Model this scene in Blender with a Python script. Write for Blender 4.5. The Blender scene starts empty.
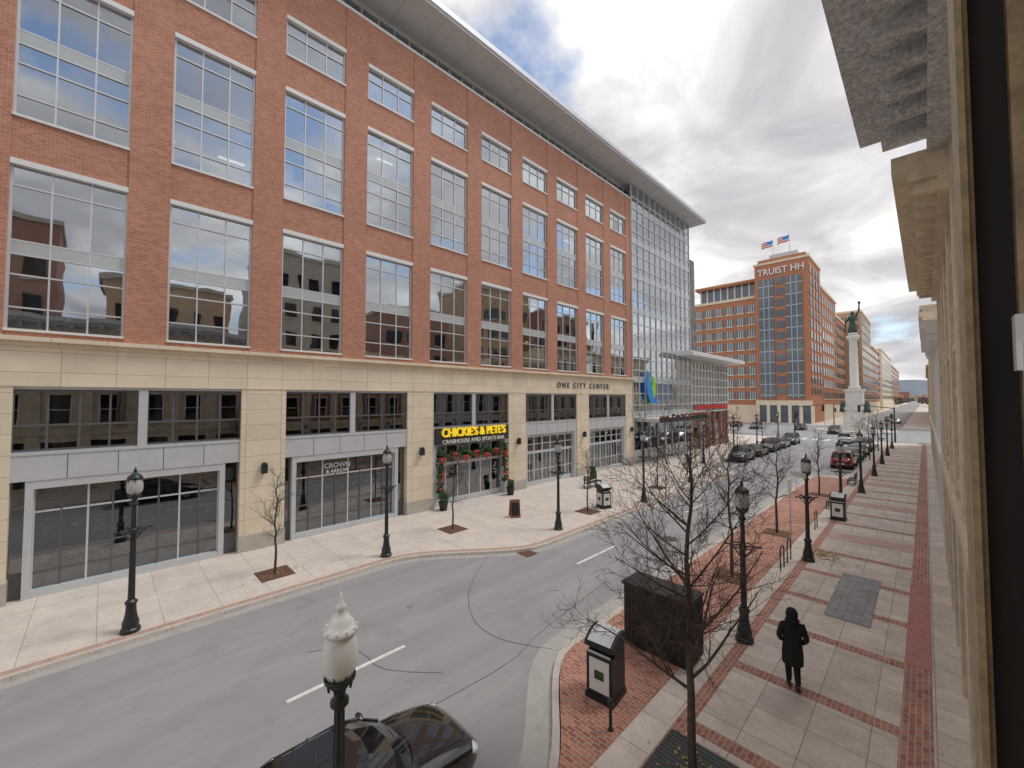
import bpy, math, random
from mathutils import Vector, Matrix
random.seed(7)
S=bpy.context.scene
COL=S.collection
# ---------------------------------------------------------------- builder
class MB:
    def __init__(s): s.v=[];s.f=[];s.m=[];s.mats=[];s.sm=[]
    def mi(s,mat):
        if mat not in s.mats: s.mats.append(mat)
        return s.mats.index(mat)
    def face(s,pts,mat,smooth=False):
        b=len(s.v); s.v+= [tuple(p) for p in pts]; s.f.append(tuple(range(b,b+len(pts)))); s.m.append(s.mi(mat)); s.sm.append(smooth)
    def box(s,x0,x1,y0,y1,z0,z1,mat):
        if x0>x1:x0,x1=x1,x0
        if y0>y1:y0,y1=y1,y0
        if z0>z1:z0,z1=z1,z0
        b=len(s.v)
        s.v+=[(x0,y0,z0),(x1,y0,z0),(x1,y1,z0),(x0,y1,z0),(x0,y0,z1),(x1,y0,z1),(x1,y1,z1),(x0,y1,z1)]
        k=s.mi(mat)
        for q in ((0,3,2,1),(4,5,6,7),(0,1,5,4),(1,2,6,5),(2,3,7,6),(3,0,4,7)):
            s.f.append(tuple(b+i for i in q)); s.m.append(k); s.sm.append(False)
    def tube(s,p0,p1,r0,r1,n,mat,caps=True,smooth=True):
        p0=Vector(p0);p1=Vector(p1);d=(p1-p0)
        if d.length<1e-6:return
        d.normalize(); a=d.orthogonal().normalized(); c=d.cross(a)
        b=len(s.v)
        for p,r in((p0,r0),(p1,r1)):
            for i in range(n):
                t=2*math.pi*i/n; s.v.append(tuple(p+a*(r*math.cos(t))+c*(r*math.sin(t))))
        k=s.mi(mat)
        for i in range(n):
            j=(i+1)%n
            s.f.append((b+i,b+j,b+n+j,b+n+i)); s.m.append(k); s.sm.append(smooth)
        if caps:
            s.f.append(tuple(b+i for i in reversed(range(n)))); s.m.append(k); s.sm.append(False)
            s.f.append(tuple(b+n+i for i in range(n))); s.m.append(k); s.sm.append(False)
    def lathe(s,cx,cy,z0,prof,n,mat,smooth=True,flute=0.0,sx=1,sy=1):
        b=len(s.v);k=s.mi(mat)
        for r,z in prof:
            for i in range(n):
                t=2*math.pi*i/n; rr=r*(1-flute*(i%2)); s.v.append((cx+sx*rr*math.cos(t),cy+sy*rr*math.sin(t),z0+z))
        for a in range(len(prof)-1):
            for i in range(n):
                j=(i+1)%n
                s.f.append((b+a*n+i,b+a*n+j,b+(a+1)*n+j,b+(a+1)*n+i)); s.m.append(k); s.sm.append(smooth)
        s.f.append(tuple(b+i for i in reversed(range(n)))); s.m.append(k); s.sm.append(False)
        e=b+(len(prof)-1)*n
        s.f.append(tuple(e+i for i in range(n))); s.m.append(k); s.sm.append(False)
    def ball(s,c,rx,ry,rz,mat,n=12,m=8):
        b=len(s.v);k=s.mi(mat)
        for a in range(m+1):
            ph=math.pi*a/m
            for i in range(n):
                t=2*math.pi*i/n
                rr=max(math.sin(ph),.002)
                s.v.append((c[0]+rx*rr*math.cos(t),c[1]+ry*rr*math.sin(t),c[2]-rz*math.cos(ph)))
        for a in range(m):
            for i in range(n):
                j=(i+1)%n
                s.f.append((b+a*n+i,b+a*n+j,b+(a+1)*n+j,b+(a+1)*n+i)); s.m.append(k); s.sm.append(True)
    def obj(s,name,parent=None,loc=(0,0,0)):
        me=bpy.data.meshes.new(name); me.from_pydata(s.v,[],s.f)
        for m in s.mats: me.materials.append(m)
        me.polygons.foreach_set('material_index',s.m); me.polygons.foreach_set('use_smooth',s.sm)
        me.update()
        o=bpy.data.objects.new(name,me); COL.objects.link(o); o.location=loc
        if parent: o.parent=parent
        return o
def empty(name,loc=(0,0,0)):
    o=bpy.data.objects.new(name,None); COL.objects.link(o); o.location=loc; return o
def inst(o,name,loc,rz=0,sc=1):
    n=bpy.data.objects.new(name,o.data); COL.objects.link(n); n.location=loc; n.rotation_euler=(0,0,rz); n.scale=(sc,sc,sc); return n
# ---------------------------------------------------------------- materials
def nt(m):
    m.use_nodes=True; t=m.node_tree; return t,t.nodes['Principled BSDF']
def N(t,k,**kw):
    n=t.nodes.new(k)
    for a,b in kw.items():
        if a in n.inputs: n.inputs[a].default_value=b
        else: setattr(n,a,b)
    return n
def c4(c,f=1): return (min(1,c[0]*f),min(1,c[1]*f),min(1,c[2]*f),1)
def mat(name,col,rough=.8,metal=0,var=.12,scale=2.0,bump=0,bscale=40,emit=0,stretch=None,coat=0,spec=.5,detail=3.0,stain=0,sdark=.75):
    m=bpy.data.materials.new(name);t,b=nt(m);L=t.links.new
    b.inputs['Roughness'].default_value=rough;b.inputs['Metallic'].default_value=metal
    b.inputs['Coat Weight'].default_value=coat; b.inputs['Specular IOR Level'].default_value=spec
    if emit:
        b.inputs['Emission Color'].default_value=c4(col); b.inputs['Emission Strength'].default_value=emit
    b.inputs['Base Color'].default_value=c4(col)
    if var==0: return m
    g=N(t,'ShaderNodeNewGeometry')
    src=g.outputs['Position']
    if stretch:
        mp=N(t,'ShaderNodeVectorMath',operation='MULTIPLY'); mp.inputs[1].default_value=stretch; L(src,mp.inputs[0]); s2=mp.outputs[0]
    else: s2=src
    n=N(t,'ShaderNodeTexNoise',Scale=scale,Detail=detail,Roughness=.65); L(s2,n.inputs['Vector'])
    r=N(t,'ShaderNodeMapRange'); r.inputs[1].default_value=.3;r.inputs[2].default_value=.7; L(n.outputs['Fac'],r.inputs[0])
    mx=N(t,'ShaderNodeMix',data_type='RGBA'); mx.inputs[6].default_value=c4(col,1-var);mx.inputs[7].default_value=c4(col,1+var)
    L(r.outputs[0],mx.inputs[0]); out=mx.outputs[2]
    if stain:
        n3=N(t,'ShaderNodeTexNoise',Scale=stain,Detail=4.0,Roughness=.6); L(src,n3.inputs['Vector'])
        r3=N(t,'ShaderNodeMapRange'); r3.inputs[1].default_value=.54;r3.inputs[2].default_value=.72;r3.inputs[3].default_value=1;r3.inputs[4].default_value=sdark; L(n3.outputs['Fac'],r3.inputs[0])
        vm=N(t,'ShaderNodeVectorMath',operation='SCALE'); L(out,vm.inputs[0]);L(r3.outputs[0],vm.inputs['Scale']);out=vm.outputs[0]
    L(out,b.inputs['Base Color'])
    if bump:
        n2=N(t,'ShaderNodeTexNoise',Scale=bscale,Detail=2.0); L(src,n2.inputs['Vector'])
        bp=N(t,'ShaderNodeBump',Strength=bump,Distance=.02); L(n2.outputs['Fac'],bp.inputs['Height']); L(bp.outputs[0],b.inputs['Normal'])
    return m
def brickmat(name,c1,c2,mortar,w=.22,h=.075,mo=.012,flat=False,offset=.5,var=.15,rough=.85,vscale=.6,rot=False,bump=.3,fine=0):
    m=bpy.data.materials.new(name);t,b=nt(m);L=t.links.new
    b.inputs['Roughness'].default_value=rough
    g=N(t,'ShaderNodeNewGeometry'); sp=N(t,'ShaderNodeSeparateXYZ'); L(g.outputs['Position'],sp.inputs[0])
    cb=N(t,'ShaderNodeCombineXYZ')
    if flat:
        L(sp.outputs[1 if rot else 0],cb.inputs[0]); L(sp.outputs[0 if rot else 1],cb.inputs[1])
    else:
        ad=N(t,'ShaderNodeMath',operation='ADD'); L(sp.outputs[0],ad.inputs[0]);L(sp.outputs[1],ad.inputs[1]); L(ad.outputs[0],cb.inputs[0]); L(sp.outputs[2],cb.inputs[1])
    br=N(t,'ShaderNodeTexBrick',offset=offset); br.inputs['Scale'].default_value=1;br.inputs['Brick Width'].default_value=w;br.inputs['Row Height'].default_value=h
    br.inputs['Mortar Size'].default_value=mo;br.inputs['Mortar Smooth'].default_value=.3;br.inputs['Bias'].default_value=0
    br.inputs['Color1'].default_value=c4(c1);br.inputs['Color2'].default_value=c4(c2);br.inputs['Mortar'].default_value=c4(mortar)
    L(cb.outputs[0],br.inputs['Vector'])
    n=N(t,'ShaderNodeTexNoise',Scale=vscale,Detail=5.0,Roughness=.75); L(g.outputs['Position'],n.inputs['Vector'])
    r=N(t,'ShaderNodeMapRange'); r.inputs[1].default_value=.3;r.inputs[2].default_value=.7;r.inputs[3].default_value=1-var;r.inputs[4].default_value=1+var; L(n.outputs['Fac'],r.inputs[0])
    f=r.outputs[0]
    if fine:
        n3=N(t,'ShaderNodeTexNoise',Scale=fine,Detail=2.0,Roughness=.7); L(g.outputs['Position'],n3.inputs['Vector'])
        r3=N(t,'ShaderNodeMapRange'); r3.inputs[1].default_value=.6;r3.inputs[2].default_value=.72;r3.inputs[3].default_value=1;r3.inputs[4].default_value=.72; L(n3.outputs['Fac'],r3.inputs[0])
        mm=N(t,'ShaderNodeMath',operation='MULTIPLY');L(f,mm.inputs[0]);L(r3.outputs[0],mm.inputs[1]);f=mm.outputs[0]
    vm=N(t,'ShaderNodeVectorMath',operation='SCALE'); L(br.outputs['Color'],vm.inputs[0]); L(f,vm.inputs['Scale'])
    L(vm.outputs[0],b.inputs['Base Color'])
    if bump:
        bp=N(t,'ShaderNodeBump',Strength=bump,Distance=.01,invert=True); L(br.outputs['Fac'],bp.inputs['Height']); L(bp.outputs[0],b.inputs['Normal'])
    return m
def glass(name,tint=(.55,.6,.6),base=.2,col=(.9,.95,1),wave=.02):
    m=bpy.data.materials.new(name);m.use_nodes=True;t=m.node_tree;t.nodes.clear();L=t.links.new
    o=N(t,'ShaderNodeOutputMaterial');mx=N(t,'ShaderNodeMixShader');tr=N(t,'ShaderNodeBsdfTransparent');gl=N(t,'ShaderNodeBsdfGlossy')
    tr.inputs[0].default_value=c4(tint); gl.inputs['Color'].default_value=c4(col); gl.inputs['Roughness'].default_value=.01
    fr=N(t,'ShaderNodeFresnel',IOR=1.6); ma=N(t,'ShaderNodeMath',operation='MULTIPLY_ADD'); ma.inputs[1].default_value=1-base; ma.inputs[2].default_value=base
    L(fr.outputs[0],ma.inputs[0]); L(ma.outputs[0],mx.inputs[0]); L(tr.outputs[0],mx.inputs[1]);L(gl.outputs[0],mx.inputs[2]);L(mx.outputs[0],o.inputs[0])
    n=N(t,'ShaderNodeTexNoise',Scale=.7,Detail=1.0); g=N(t,'ShaderNodeNewGeometry'); L(g.outputs['Position'],n.inputs['Vector'])
    bp=N(t,'ShaderNodeBump',Strength=wave,Distance=1.0); L(n.outputs['Fac'],bp.inputs['Height']); L(bp.outputs[0],gl.inputs['Normal'])
    return m
M={}
M['brick']=brickmat('facade_brick',(.43,.15,.085),(.58,.245,.155),(.50,.38,.30),mo=.010,var=.1)
M['rowbrick']=brickmat('row_brick',(.30,.10,.07),(.38,.15,.1),(.4,.33,.28),var=.1,bump=0)
M['stone']=brickmat('limestone',(.76,.66,.50),(.84,.73,.56),(.48,.41,.32),w=1.45,h=.72,mo=.012,offset=0,var=.09,bump=.15)
M['plinth']=mat('plinth_stone',(.5,.46,.4),.7,var=.12)
M['alu']=mat('aluminium_frame',(.66,.68,.69),.4,metal=.2,var=.0)
M['panel']=mat('metal_panel',(.6,.62,.63),.45,metal=.1,var=.05)
M['white']=mat('white_trim',(.8,.8,.79),.5,var=.0)
M['dkframe']=mat('dark_frame',(.045,.047,.05),.4,var=0)
M['sframe']=mat('bronze_frame',(.12,.125,.13),.4,var=0)
M['glass']=glass('window_glass',(.45,.5,.49),.42,wave=.008)
M['glassd']=glass('storefront_glass',(.38,.4,.4),.2,wave=.003)
M['spand']=mat('spandrel_glass',(.5,.54,.54),.15,var=0,spec=.8)
M['blind']=mat('blinds',(.8,.77,.66),.8,var=0)
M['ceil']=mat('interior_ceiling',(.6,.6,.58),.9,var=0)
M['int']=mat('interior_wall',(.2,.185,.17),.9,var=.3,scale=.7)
M['roofm']=mat('roof_metal',(.7,.72,.74),.35,metal=.3,var=.05)
M['soffit']=mat('soffit_metal',(.6,.61,.62),.5,var=.06)
M['lamp_em']=mat('ceiling_light',(1,.95,.85),.5,emit=1.2,var=0)
M['asphalt']=mat('asphalt',(.345,.342,.346),.85,var=.12,scale=.6,bump=.5,bscale=60,stretch=(1.8,.22,1),detail=7,stain=.7,sdark=.88)
M['asphalt2']=mat('asphalt_patch',(.29,.288,.29),.85,var=.14,scale=3,bump=.5,bscale=60,detail=5)
M['conc_l']=brickmat('sidewalk_concrete',(.66,.59,.53),(.71,.635,.57),(.45,.4,.36),w=1.5,h=1.5,mo=.014,flat=True,offset=0,var=.12,bump=.1,vscale=1.1,fine=9)
M['conc_r']=brickmat('plaza_slabs',(.60,.53,.47),(.72,.64,.57),(.38,.32,.28),w=.97,h=.97,mo=.012,flat=True,offset=0,var=.16,bump=.15,vscale=1.5,fine=11)
M['pavebrick']=brickmat('paver_brick',(.35,.12,.085),(.56,.25,.175),(.48,.4,.34),w=.21,h=.105,mo=.012,flat=True,var=.22,fine=5)
M['paveband']=brickmat('paver_band',(.36,.14,.105),(.53,.25,.185),(.48,.4,.34),w=.21,h=.105,mo=.012,flat=True,rot=True,var=.2,fine=5)
M['redband']=mat('red_paving',(.48,.22,.185),.8,var=.2,scale=3,bump=.2,stain=3)
M['pinkband']=mat('pink_paving',(.55,.39,.34),.8,var=.15,scale=2,bump=.2)
M['kerb']=mat('granite_kerb',(.58,.53,.48),.75,var=.15,bump=.2,stain=4)
M['kerbr']=mat('brick_kerb_edge',(.5,.34,.27),.8,var=.2,scale=5)
M['paint']=mat('road_paint',(.8,.8,.79),.7,var=.15,scale=8,stain=9)
M['tar']=mat('tar_seal',(.2,.2,.2),.6,var=.2)
M['grate']=mat('dark_grate',(.08,.08,.08),.6,var=.2)
M['gutter']=mat('gutter_concrete',(.45,.435,.415),.85,var=.16,scale=2,bump=.3,detail=6,stain=2)
M['granite']=brickmat('granite_pavers',(.27,.27,.28),(.36,.36,.37),(.18,.18,.18),w=.45,h=.3,mo=.012,flat=True,var=.15)
M['mulch']=mat('mulch',(.16,.08,.055),.95,var=.5,scale=20,bump=1)
M['leaf']=mat('dry_leaves',(.42,.30,.12),.9,var=.4,scale=30)
M['iron']=mat('cast_iron',(.03,.037,.037),.42,metal=.3,var=.2,scale=10,spec=.6)
M['globe']=mat('lamp_globe',(.88,.88,.86),.25,var=0)
M['lens']=mat('lantern_lens',(.5,.5,.48),.2,var=0)
M['bark']=mat('bark',(.095,.07,.06),.9,var=.35,scale=18)
M['black']=mat('black_plastic',(.022,.022,.025),.4,var=.2)
M['blackmet']=mat('black_sheet_metal',(.022,.022,.022),.55,metal=0,var=.4,scale=3,bump=.2)
M['bronze']=mat('bronze',(.05,.08,.07),.5,metal=.4)
M['monu']=mat('monument_granite',(.68,.66,.62),.7)
M['ground']=mat('ground',(.25,.25,.24),.9,scale=.05)
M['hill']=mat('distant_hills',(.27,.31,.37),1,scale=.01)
M['yellow']=mat('sign_yellow',(.85,.62,.03),.4,emit=.5,var=0)
M['red']=mat('red_fabric',(.6,.03,.03),.6,var=0)
M['green']=mat('garland_green',(.04,.09,.03),.9,var=.4,scale=20)
M['rubber']=mat('tyre',(.02,.02,.02),.8,var=0)
M['rim']=mat('wheel_rim',(.5,.5,.52),.3,metal=.8,var=0)
M['carglass']=mat('car_glass',(.012,.014,.016),.03,var=0,spec=.9)
M['skin']=mat('skin',(.4,.24,.18),.6,var=0)
M['cloth']=mat('black_cloth',(.012,.012,.014),.85,var=.4,scale=12,bump=.3)
M['blue']=mat('sign_blue',(.02,.22,.6),.4,emit=.15,var=0)
M['lime']=mat('sign_green',(.25,.55,.05),.4,emit=.15,var=0)
M['cream']=mat('cream_stone',(.70,.61,.46),.8,var=.22,scale=3,bump=.3,detail=6,stain=1.5,sdark=.7)
M['speck']=mat('speckled_cornice',(.58,.59,.60),.8,var=.5,scale=16,bump=.8,bscale=60,detail=6,stain=2,sdark=.7)  # mid grey with random fine speckle, darker blotches and a rough bump
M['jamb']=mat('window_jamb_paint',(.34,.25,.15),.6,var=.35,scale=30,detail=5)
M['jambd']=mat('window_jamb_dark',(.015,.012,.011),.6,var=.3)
M['head']=mat('headlight',(.7,.72,.75),.1,spec=.9,var=0)
M['tail']=mat('taillight',(.35,.01,.01),.2,var=0)
M['orange']=mat('brick_orange',(.50,.22,.125),.85,var=.08,scale=.4)
M['glassf']=mat('far_glass',(.08,.11,.14),.08,var=.2,scale=.3,spec=1)
tan=mat('tan_brick',(.52,.36,.24),.9)

# ---------------------------------------------------------------- world, sun, camera
W=bpy.data.worlds.new("World");S.world=W;W.use_nodes=True;t=W.node_tree;L=t.links.new
bg=t.nodes['Background'];bg.inputs[1].default_value=.1
sk=N(t,'ShaderNodeTexSky',sky_type='NISHITA');sk.sun_disc=False
SUN=Vector((.33,.42,.84)).normalized()
sk.sun_elevation=math.asin(SUN.z);sk.sun_rotation=math.atan2(SUN.x,SUN.y)
tc=N(t,'ShaderNodeTexCoord');sp=N(t,'ShaderNodeSeparateXYZ');L(tc.outputs['Generated'],sp.inputs[0])
ab=N(t,'ShaderNodeMath',operation='ABSOLUTE');L(sp.outputs[2],ab.inputs[0])
za=N(t,'ShaderNodeMath',operation='ADD');za.inputs[1].default_value=.22;L(ab.outputs[0],za.inputs[0])
dx=N(t,'ShaderNodeMath',operation='DIVIDE');dy=N(t,'ShaderNodeMath',operation='DIVIDE')
L(sp.outputs[0],dx.inputs[0]);L(za.outputs[0],dx.inputs[1]);L(sp.outputs[1],dy.inputs[0]);L(za.outputs[0],dy.inputs[1])
cb=N(t,'ShaderNodeCombineXYZ');L(dx.outputs[0],cb.inputs[0]);L(dy.outputs[0],cb.inputs[1])
n1=N(t,'ShaderNodeTexNoise',Scale=1.9,Detail=7.0,Roughness=.55,Distortion=.3);L(cb.outputs[0],n1.inputs['Vector'])
n2=N(t,'ShaderNodeTexNoise',Scale=2.1,Detail=7.0,Roughness=.52,Distortion=.5)
of=N(t,'ShaderNodeVectorMath',operation='ADD');of.inputs[1].default_value=(1.3,4.2,1.3);L(cb.outputs[0],of.inputs[0]);L(of.outputs[0],n2.inputs['Vector'])
dt=N(t,'ShaderNodeVectorMath',operation='DISTANCE');gd=Vector((-.61,.46,.665)).normalized();dt.inputs[1].default_value=gd;L(tc.outputs['Generated'],dt.inputs[0])
gp=N(t,'ShaderNodeMapRange');gp.inputs[1].default_value=.05;gp.inputs[2].default_value=.25;gp.inputs[3].default_value=-.22;gp.inputs[4].default_value=0.02;L(dt.outputs['Value'],gp.inputs[0])
ge=N(t,'ShaderNodeMapRange');ge.inputs[1].default_value=.1;ge.inputs[2].default_value=.6;ge.inputs[3].default_value=.09;ge.inputs[4].default_value=-.04;L(sp.outputs[0],ge.inputs[0])
su=N(t,'ShaderNodeMath',operation='ADD');L(n1.outputs['Fac'],su.inputs[0]);L(gp.outputs[0],su.inputs[1])
su2=N(t,'ShaderNodeMath',operation='ADD');L(su.outputs[0],su2.inputs[0]);L(ge.outputs[0],su2.inputs[1])
mk=N(t,'ShaderNodeMapRange');mk.inputs[1].default_value=.37;mk.inputs[2].default_value=.5;L(su2.outputs[0],mk.inputs[0])
cr=N(t,'ShaderNodeValToRGB');L(n2.outputs['Fac'],cr.inputs[0])
e=cr.color_ramp.elements;e[0].position=.3;e[0].color=(.38,.375,.40,1);e[1].position=.68;e[1].color=(1,.985,.955,1)
e2=cr.color_ramp.elements.new(.46);e2.color=(.52,.51,.525,1)
e3=cr.color_ramp.elements.new(.56);e3.color=(.69,.675,.675,1)
sc=N(t,'ShaderNodeVectorMath',operation='SCALE');sc.inputs['Scale'].default_value=13.2;L(cr.outputs[0],sc.inputs[0])
ss=N(t,'ShaderNodeVectorMath',operation='SCALE');ss.inputs['Scale'].default_value=1.8;L(sk.outputs[0],ss.inputs[0])
mw=N(t,'ShaderNodeMix',data_type='RGBA');L(mk.outputs[0],mw.inputs[0]);L(ss.outputs[0],mw.inputs[6]);L(sc.outputs[0],mw.inputs[7]);L(mw.outputs[2],bg.inputs[0])
sl=bpy.data.lights.new('sun','SUN');sl.energy=1.3;sl.angle=math.radians(16);sl.color=(1,.96,.91)
so=bpy.data.objects.new('sun',sl);COL.objects.link(so);so.rotation_euler=SUN.to_track_quat('Z','Y').to_euler();so.location=(0,0,60)
cd=bpy.data.cameras.new('camera');cam=bpy.data.objects.new('camera',cd);COL.objects.link(cam)
cam.location=(0,0,7);cam.rotation_euler=(math.radians(92),0,math.radians(45.2));cd.lens=36*410/1024;cd.clip_start=.05;cd.clip_end=9000;S.camera=cam
S.view_settings.view_transform='Standard';S.view_settings.look='None';S.view_settings.exposure=0

# ---------------------------------------------------------------- ground
def sheet(name,pts,z,m,sides=None):
    b=MB(); b.face([(x,y,z) for x,y in pts],m)
    if sides is not None:
        n=len(pts)
        for i in range(n):
            a=pts[i];c=pts[(i+1)%n]; b.face([(a[0],a[1],sides),(c[0],c[1],sides),(c[0],c[1],z),(a[0],a[1],z)],m)
    return b.obj(name)
def rect(x0,x1,y0,y1): return [(x0,y0),(x1,y0),(x1,y1),(x0,y1)]
sheet('ground',rect(-3000,3000,-400,5000),-.17,M['ground'])
sheet('road',rect(-21,-1,-60,1500),-.12,M['asphalt'])
sheet('cross_road',rect(-80,60,92,134),-.116,M['asphalt'])
def scurve(x0,x1,y0,y1,n=10):
    o=[]
    for i in range(n+1):
        u=i/n; s=u*u*(3-2*u); o.append((x0+(x1-x0)*s,y0+(y1-y0)*u))
    return o
Lc=[(-16.4,-60)]+scurve(-16.4,-13.0,8.8,15.2)+scurve(-13,-16.2,42,47)+[(-16.2,88)]
Rc=[(-4.9,-60)]+scurve(-4.9,-7.4,5.2,9.6)+scurve(-7.4,-5,45,49)+[(-5,88)]
sheet('sidewalk',Lc+[(-40,88),(-40,-60)],0,M['conc_l'],-.15)
sheet('sidewalk',[(6,-60),(6,88)]+Rc[::-1],0,M['conc_r'],-.15)
sheet('sidewalk',[(-60,134),(-16,134),(-16,900),(-60,900)],0,M['conc_l'],-.15)
sheet('sidewalk',[(-4,134),(40,134),(40,900),(-4,900)],0,M['conc_l'],-.15)
def ribbon(name,pts,w0,w1,z,m):
    b=MB();L_=[]
    for i,p in enumerate(pts):
        a=Vector(pts[max(0,i-1)]);c=Vector(pts[min(len(pts)-1,i+1)]);d=(c-a).normalized();n=Vector((d.y,-d.x))
        P=Vector(p); L_.append((P+n*w0,P+n*w1))
    for i in range(len(L_)-1):
        a,c=L_[i];d,e=L_[i+1]; b.face([(a.x,a.y,z),(c.x,c.y,z),(e.x,e.y,z),(d.x,d.y,z)],m)
    return b.obj(name)
ribbon('kerb',Lc,-.18,0.002,.004,M['kerb']); ribbon('kerb_band',Lc,-.42,-.18,.004,M['kerbr'])
ribbon('kerb',Rc,.18,-.002,.004,M['kerb'])
ribbon('gutter',Rc[:14],-.6,-.001,-.114,M['gutter'])
ribbon('gutter',Lc,0.001,.35,-.114,M['gutter'])
zone=[p for p in Rc if 5<p[1]<46]
zi=[(x+.2,y) for x,y in zone]
sheet('brick_paving',[(-4.65,6.0)]+[(-4.65,46)]+[p for p in zi[::-1] if p[1]>6],.004,M['pavebrick'])
b=MB()
b.box(-.55,-.05,2,88,.0,.006,M['paveband']);
ys=[3.2,6.15,9.1,12.0,15.0,17.7]+[20.6+2.95*i for i in range(22)]
for y in ys: b.box(-3.7,-.56,y-.17,y+.17,0,.009,M['paveband'])
b.box(-4.0,-3.702,2,88,0,.008,M['paveband'])
b.obj('paver_bands')
b=MB();b.box(-.56,-.04,15.2,22,0,.012,M['redband'])
for i in range(6): b.box(-3.69,-.57,26+i*8.9,27.4+i*8.9,0,.012,M['pinkband'])
b.obj('red_paving')
sheet('granite_paving',rect(-2.5,-1.35,16.7,21.2),.014,M['granite'])
b=MB()
for y in (3.2,14.6,26,37.4,48.8,60.2,71.6): b.box(-10.78,-10.66,y,y+3.1,-.13,-.110,M['paint'])
for i in range(7): b.box(-15.5+i*1.6,-14.8+i*1.6,86,89.5,-.13,-.108,M['paint'])
for y in (50,56,62,68,74): b.box(-16.2,-14.1,y,y+.1,-.13,-.108,M['paint']); b.box(-7.1,-5,y,y+.1,-.13,-.108,M['paint'])
b.obj('road_markings')
sheet('asphalt_patch',[(-9.6,22.5),(-8.2,22.4),(-8.1,26.3),(-9.5,26.5)],-.1158,M['asphalt2'])
def smoothpts(P,n=8):
    out=[]
    for i in range(len(P)-1):
        p0=Vector(P[max(0,i-1)]);p1=Vector(P[i]);p2=Vector(P[i+1]);p3=Vector(P[min(len(P)-1,i+2)])
        for k in range(n):
            u=k/n; q=.5*((2*p1)+(p2-p0)*u+(2*p0-5*p1+4*p2-p3)*u*u+(3*p1-p0-3*p2+p3)*u**3)
            out.append((q.x+random.uniform(-.02,.02),q.y+random.uniform(-.02,.02)))
    out.append(P[-1]);return out
for P in ([(-14.9,13.7),(-13.4,11.4),(-12,9.7),(-10.4,8.6),(-9.0,8.5),(-7.6,9.2)],[(-8.2,5.5),(-8.1,8),(-8.5,10),(-8.9,14)],[(-12.4,4.2),(-11.6,5.2),(-10.2,5.4),(-9,6.4)],[(-10.4,18),(-10.5,24),(-10.3,34)]):
    ribbon('tar_seal',smoothpts(P),-.014,.014,-.112,M['tar'])
b=MB();b.box(-13.4,-12.7,13.6,14.3,-.13,-.107,M['mulch']);b.obj('drain_grate')
b=MB();b.lathe(-9.3,20.5,-.13,[(.38,0),(.38,.024)],24,M['grate']);b.lathe(-12.6,7.6,-.13,[(.12,0),(.12,.024)],14,M['asphalt2']);b.obj('manhole_cover')
b=MB();rl=random.Random(4)
def leaves(cx,cy,r,n,z=.02):
    for i in range(n):
        a=rl.uniform(0,6.28);d=r*abs(rl.gauss(0,.5));x=cx+d*math.cos(a);y=cy+d*math.sin(a)*1.4;s_=rl.uniform(.02,.045);q=rl.uniform(0,3.14);c_,n_=math.cos(q)*s_,math.sin(q)*s_
        b.face([(x+c_,y+n_,z),(x-n_,y+c_,z+.01),(x-c_,y-n_,z+.004),(x+n_,y-c_,z+.012)],M['leaf'])
leaves(-3.4,23,1.1,420);leaves(-5.5,17.6,.9,160);leaves(-5.6,25,1,160);leaves(-18.5,5,.9,60);leaves(-3.3,8,.8,70);leaves(-6.8,12,1.2,60)
b.obj('fallen_leaves')
# ---------------------------------------------------------------- main office building
F=-22.1
ob=empty('office_building')
w=MB();fr=MB();gl=MB();it=MB();bl=MB()
Y0=-15.4;B=4.28;wl=[1.75+B*k for k in range(-4,9)]
YE=40.1
groups=[(9.33,15.37),(16.87,22.6),(24.2,26.3)]
prev=Y0
for y in wl+[None]:
    y1=YE if y is None else y
    w.box(F-.5,F,prev,y1,9.15,28.7,M['brick']); 
    if y is not None: prev=y+3.0
segs=[(9.15,9.33),(15.37,16.87),(22.6,24.2),(26.3,28.7)]
for y in wl:
    for a,c in segs: w.box(F-.5,F-.05,y,y+3,a,c,M['brick'])
    for gi,(a,c) in enumerate(groups):
        X=F-.2
        fr.box(F-.28,F+.015,y+.002,y+2.998,c-.2,c-.002,M['white'])
        fr.box(F-.28,F+.03,y+.002,y+2.998,a+.002,a+.09,M['white'])
        fr.box(X-.05,X+.06,y,y+.08,a+.09,c-.2,M['alu']);fr.box(X-.05,X+.06,y+2.92,y+3,a+.09,c-.2,M['alu'])
        for q in (1,2): fr.box(X-.05,X+.05,y+q-.025,y+q+.025,a+.09,c-.2,M['alu'])
        if gi<2:
            m0=a+3.0
            fr.box(X-.045,X+.045,y+.08,y+2.92,m0-.26,m0+.2,M['spand'])
            for h in (m0-.28,m0+.2,c-.9,a+.85,a+2.0): fr.box(X-.05,X+.055,y+.08,y+2.92,h-.025,h+.03,M['alu'])
        else: fr.box(X-.05,X+.055,y+.08,y+2.92,c-.85,c-.79,M['alu'])
        for q in range(3):
            for z0,z1 in (((a,a+3.0),(a+3.0,c)) if gi<2 else ((a,c),)):
                j1,j2,j3=[random.uniform(-.010,.010) for _ in range(3)]
                gl.face([(X+j1,y+q,z0),(X+j2,y+q+1,z0),(X+j2+j3,y+q+1,z1),(X+j1+j3,y+q,z1)],M['glass'])
        wb=random.random()
        for st in ((a,a+2.72),(a+3.2,c-.2)) if gi<2 else ((a,c-.2),):
            d0=random.choice([.3,.5,.75,1])
            for q in range(3):
                if random.random()<(.75 if (gi==1 or wb<.3) else .3):
                    d=(d0 if random.random()<.7 else random.choice([.35,.6]))*(st[1]-st[0])
                    bl.box(X-.16,X-.14,y+q+.04,y+q+.96,st[1]-d,st[1],M['blind'])
for z in (8.8,12.35,16.4,20.0,23.7,28.3): it.box(F-9,F-.52,Y0,YE,z,z+.35,M['ceil'])
it.box(F-9.2,F-9,Y0,YE,0,28.6,M['int'])
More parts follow.
